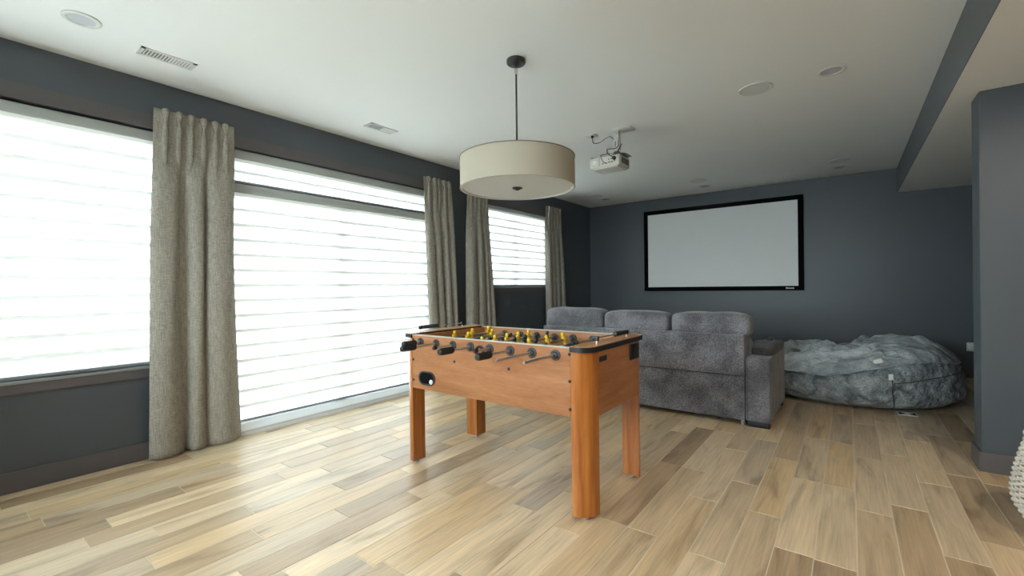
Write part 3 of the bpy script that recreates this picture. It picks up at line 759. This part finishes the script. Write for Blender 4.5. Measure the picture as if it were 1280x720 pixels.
# ------------------------------------------------------------------ projector
pj = thing('projector', (-1.80, 4.17, H), 'white ceiling mounted projector with dangling cables', 'projector')
MB().rbox(-1.86, -1.66, 4.10, 4.24, H-.008, H, .003).build('ceiling_plate', 'white_metal', pj, smooth='auto')
MB().rbox(-1.81, -1.79, 4.155, 4.185, 2.55, H-.008, .003).build('mount_pole', 'white_metal', pj, smooth='auto')
MB().rbox(-1.856, -1.816, 4.15, 4.19, 2.52, 2.68, .004).build('mount_arm', 'projector_white', pj, smooth='auto')
MB().rbox(-1.842, -1.830, 4.146, 4.152, 2.585, 2.64, .002).build('arm_slot', 'projector_dark', pj)
MB().sellip((-1.825, 4.165, 2.515), (.034, .034, .028), .8, .8, 20, 12).build('swivel_joint', 'projector_dark', pj, smooth=True)
MB().rbox(-1.93, -1.73, 4.09, 4.25, 2.482, 2.496, .003).build('mount_bracket', 'projector_dark', pj, smooth='auto')
body = MB().rbox(-2.062, -1.742, 4.035, 4.285, 2.372, 2.478, .016, 3).map(lambda v: (v.x, v.y, v.z+(.5-(v.z-2.372)/.106)*0)).build('body', 'projector_white', pj, smooth='auto')
MB().rbox(-2.03, -1.77, 4.05, 4.27, 2.364, 2.374, .004).build('bottom_cover', 'white_plastic', body, smooth='auto')
for k, (xx, zz, ww, hh) in enumerate(((-1.925, 2.40, .018, .012), (-1.895, 2.40, .026, .012), (-1.86, 2.405, .022, .012), (-1.83, 2.405, .02, .012), (-1.80, 2.41, .014, .012), (-1.86, 2.435, .012, .012), (-1.835, 2.435, .012, .012))):
    MB().box(xx, xx+ww, 4.0335, 4.037, zz, zz+hh).build('port', 'projector_dark', body)
MB().box(-1.957, -1.953, 4.0335, 4.037, 2.388, 2.465).build('panel_line', 'projector_dark', body)
MB().lathe((-2.005, 4.036, 2.43), [(.022, .002), (.022, -.003), (.0001, -.003)], 20, 'y').build('ir_window', 'diffuser', body, smooth='auto')
MB().lathe((-1.795, 4.036, 2.44), [(.018, .002), (.018, -.02), (.012, -.028), (.0001, -.028)], 14, 'y').build('plug', 'cable', body, smooth='auto')
for k in range(7): MB().box(-1.7425, -1.738, 4.08+.025*k, 4.092+.025*k, 2.40, 2.455).build('vent_slot', 'projector_dark', body)
MB().lathe((-1.84, 4.285, 2.425), [(.036, -.002), (.036, .012), (.030, .014), (.028, .004), (.0001, .004)], 24, 'y').build('lens', 'black_plastic', body, smooth='auto')
MB().lathe((-2.04, 4.06, 2.474), [(.014, 0), (.014, .012), (.0001, .013)], 12).build('mount_foot', 'cable', body)
def wire(pts, r, name, par):
    # smooth through points (Catmull-Rom)
    P_ = [Vector(p) for p in pts]; o = []
    for i in range(len(P_)-1):
        a = P_[max(i-1, 0)]; b = P_[i]; c = P_[i+1]; d = P_[min(i+2, len(P_)-1)]
        for k in range(6):
            t = k/6; o.append(.5*((2*b)+(c-a)*t+(2*a-5*b+4*c-d)*t*t+(3*b-a-3*c+d)*t**3))
    o.append(P_[-1]); return MB().tube(o, r, 6).build(name, 'cable', par, smooth=True)
wire([(-2.075, 4.13, H-.030), (-2.06, 4.13, 2.66), (-1.99, 4.13, 2.655), (-1.90, 4.14, 2.695), (-1.85, 4.15, 2.665), (-1.835, 4.16, 2.63)], .0035, 'cable', pj)
wire([(-1.795, 4.01, 2.44), (-1.83, 3.98, 2.47), (-1.86, 4.02, 2.53), (-1.83, 4.12, 2.56), (-1.80, 4.15, 2.60), (-1.795, 4.15, H-.01)], .004, 'cable', pj)
wire([(-1.885, 4.035, 2.405), (-1.90, 4.00, 2.42), (-1.93, 4.02, 2.485), (-1.90, 4.06, 2.50), (-1.80, 4.12, 2.51), (-1.73, 4.16, 2.50), (-1.69, 4.2, 2.47)], .0035, 'cable', pj)
wire([(-1.80, 4.12, 2.52), (-1.77, 4.10, 2.55), (-1.745, 4.09, 2.58)], .005, 'cable', pj)
wp = thing('cable_outlet', (-2.08, 4.135, H), 'white ceiling outlet plate with projector cable plugged in', 'outlet')
MB().rbox(-2.15, -2.03, 4.09, 4.18, H-.006, H, .002).build('plate', 'white_plastic', wp, smooth='auto')
MB().lathe((-2.075, 4.13, H), [(.014, -.006), (.014, -.022), (.008, -.028), (.0001, -.028)], 12).build('plug', 'cable', wp, smooth='auto')

# ------------------------------------------------------------------ ceiling fittings
def can(x, y, label):
    t = thing('recessed_light', (x, y, H), label, 'recessed light', 'recessed ceiling lights')
    MB().lathe((x, y, H), [(.085, 0), (.086, -.004), (.080, -.008), (.066, -.008), (.060, -.003), (.058, .0)], 40).build('trim_ring', 'white_metal', t, smooth='auto')
    MB().lathe((x, y, H), [(.059, -.0035), (.045, -.0015), (.0001, -.001)], 32).build('lens', 'can_inner', t, smooth='auto')
can(-3.429, .549, 'round recessed light near the slatted ceiling vent')
can(-.084, 3.973, 'round recessed light beside a ceiling speaker, near the soffit')
can(-.089, 7.345, 'small recessed light over the bean bag side of screen wall')
can(-1.776, 7.356, 'small recessed light centred above the projection screen')
can(-3.427, 7.311, 'small recessed light in corner above the curtained window')
for yy, lb in ((.3, 'lit recessed light in soffit nearer the rear wall'), (2.2, 'lit recessed light in soffit nearer the partition wall')):
    t = thing('recessed_light', (1.25, yy, HS), lb, 'recessed light', 'lit recessed soffit lights')
    MB().lathe((1.25, yy, HS), [(.085, 0), (.086, -.004), (.080, -.008), (.066, -.008), (.060, -.003), (.058, .0)], 40).build('trim_ring', 'white_metal', t, smooth='auto')
    MB().lathe((1.25, yy, HS), [(.059, -.0035), (.045, -.0015), (.0001, -.001)], 32).build('lens', 'lamp_glow', t, smooth='auto')
    l = bpy.data.lights.new('downlight', 'AREA'); l.shape = 'DISK'; l.size = .11; l.energy = 15; l.color = (1, .90, .76)
    lo = bpy.data.objects.new('downlight', l); col.objects.link(lo); lo.parent = t; lo.location = (0, 0, -.012)
def speaker(x, y, label):
    t = thing('ceiling_speaker', (x, y, H), label, 'speaker', 'round in-ceiling speakers')
    MB().lathe((x, y, H), [(.120, 0), (.121, -.004), (.116, -.007), (.110, -.006)], 44).build('bezel', 'white_metal', t, smooth='auto')
    MB().lathe((x, y, H), [(.111, -.005), (.060, -.008), (.0001, -.009)], 44).build('grille', 'speaker_mesh', t, smooth='auto')
speaker(-.572, 3.964, 'round white ceiling speaker nearest the projector')
speaker(-.091, 6.954, 'round white ceiling speaker above the bean bag')
speaker(-1.761, 6.926, 'round white ceiling speaker in front of screen centre')
speaker(-3.442, 6.934, 'round white ceiling speaker in the curtained corner')
def vent(x, y, label, m):
    t = thing('ceiling_vent', (x, y, H), label, 'air vent', 'ceiling air vents')
    hl, hw = .15, .065
    for a in ((x-hw, x-hw+.022, y-hl, y+hl), (x+hw-.022, x+hw, y-hl, y+hl), (x-hw, x+hw, y-hl, y-hl+.022), (x-hw, x+hw, y+hl-.022, y+hl)):
        MB().box(*a, H-.005, H).build('frame', 'white_metal', t, bevel=.001)
    MB().box(x-hw+.022, x+hw-.022, y-hl+.022, y+hl-.022, H-.0012, H).build('duct_opening', 'projector_dark', t)
    nn = 15
    for k in range(nn):
        yy = y-hl+.03+(2*hl-.06)*k/(nn-1); s = 1 if k < nn/2 else -1
        mb = MB().box(x-hw+.022, x+hw-.022, yy-.0055, yy+.0055, H-.0045, H-.0030)
        mb.map(lambda v: (v.x, v.y, v.z+s*(v.y-yy)*.25)).build('slat', 'white_metal', t)
vent(-3.575, .985, 'slatted white ceiling vent beside recessed light, above first curtain', 'white_metal')
vent(-3.565, 2.66, 'slatted white ceiling vent above the patio door', 'white_metal')

# ------------------------------------------------------------------ wall outlet
wo = thing('wall_outlet', (1.232, YB, .386), 'white double wall outlet plate low on back wall', 'outlet')
MB().rbox(1.174, 1.29, YB-.007, YB, .332, .440, .003).build('cover_plate', 'white_plastic', wo, smooth='auto')
for xx in (1.203, 1.261): MB().rbox(xx-.017, xx+.017, YB-.010, YB-.006, .352, .420, .004).build('socket', 'paper', wo, smooth='auto')

# ------------------------------------------------------------------ wicker basket
BKx, BKy = .884, 3.22
bk = thing('wicker_basket', (BKx, BKy, 0), 'white woven wicker basket standing by partition wall', 'basket')
prof = [(.165, .0), (.207, .055), (.240, .115), (.250, .165), (.247, .22), (.236, .29), (.220, .36), (.204, .42), (.197, .455)]
def rad(z):
    for (ra, za), (rb, zb) in zip(prof, prof[1:]):
        if za <= z <= zb: return ra+(rb-ra)*(z-za)/(zb-za)
    return prof[-1][0]
NS = 44
for k in range(NS):
    a = 2*PI*k/NS
    MB().tube([(BKx+r*math.cos(a), BKy+r*math.sin(a), z) for r, z in prof], .0038, 5).build('stake', 'wicker', bk, smooth=True)
mb = MB(); nrow = 34
for j in range(nrow):
    z = .012+.434*j/(nrow-1); pts = []
    for k in range(NS*4+1):
        a = 2*PI*k/(NS*4); r = rad(z)+.0062*math.sin(NS/2*a*2/2+PI*(j % 2))
        pts.append((BKx+r*math.cos(a), BKy+r*math.sin(a), z))
    mb.tube(pts, .0055, 5, False)
o = mb.build('weave', 'wicker', bk, smooth=True); o['kind'] = 'stuff'
MB().tube([(BKx+.198*math.cos(a), BKy+.198*math.sin(a), .460+.002*math.sin(18*a)) for a in [2*PI*k/72 for k in range(73)]], .013, 8, False).build('rim', 'wicker', bk, smooth=True)
MB().lathe((BKx, BKy, 0), [(.0001, .004), (.16, .004), (.16, .012), (.0001, .012)], 40).build('base', 'wicker', bk)
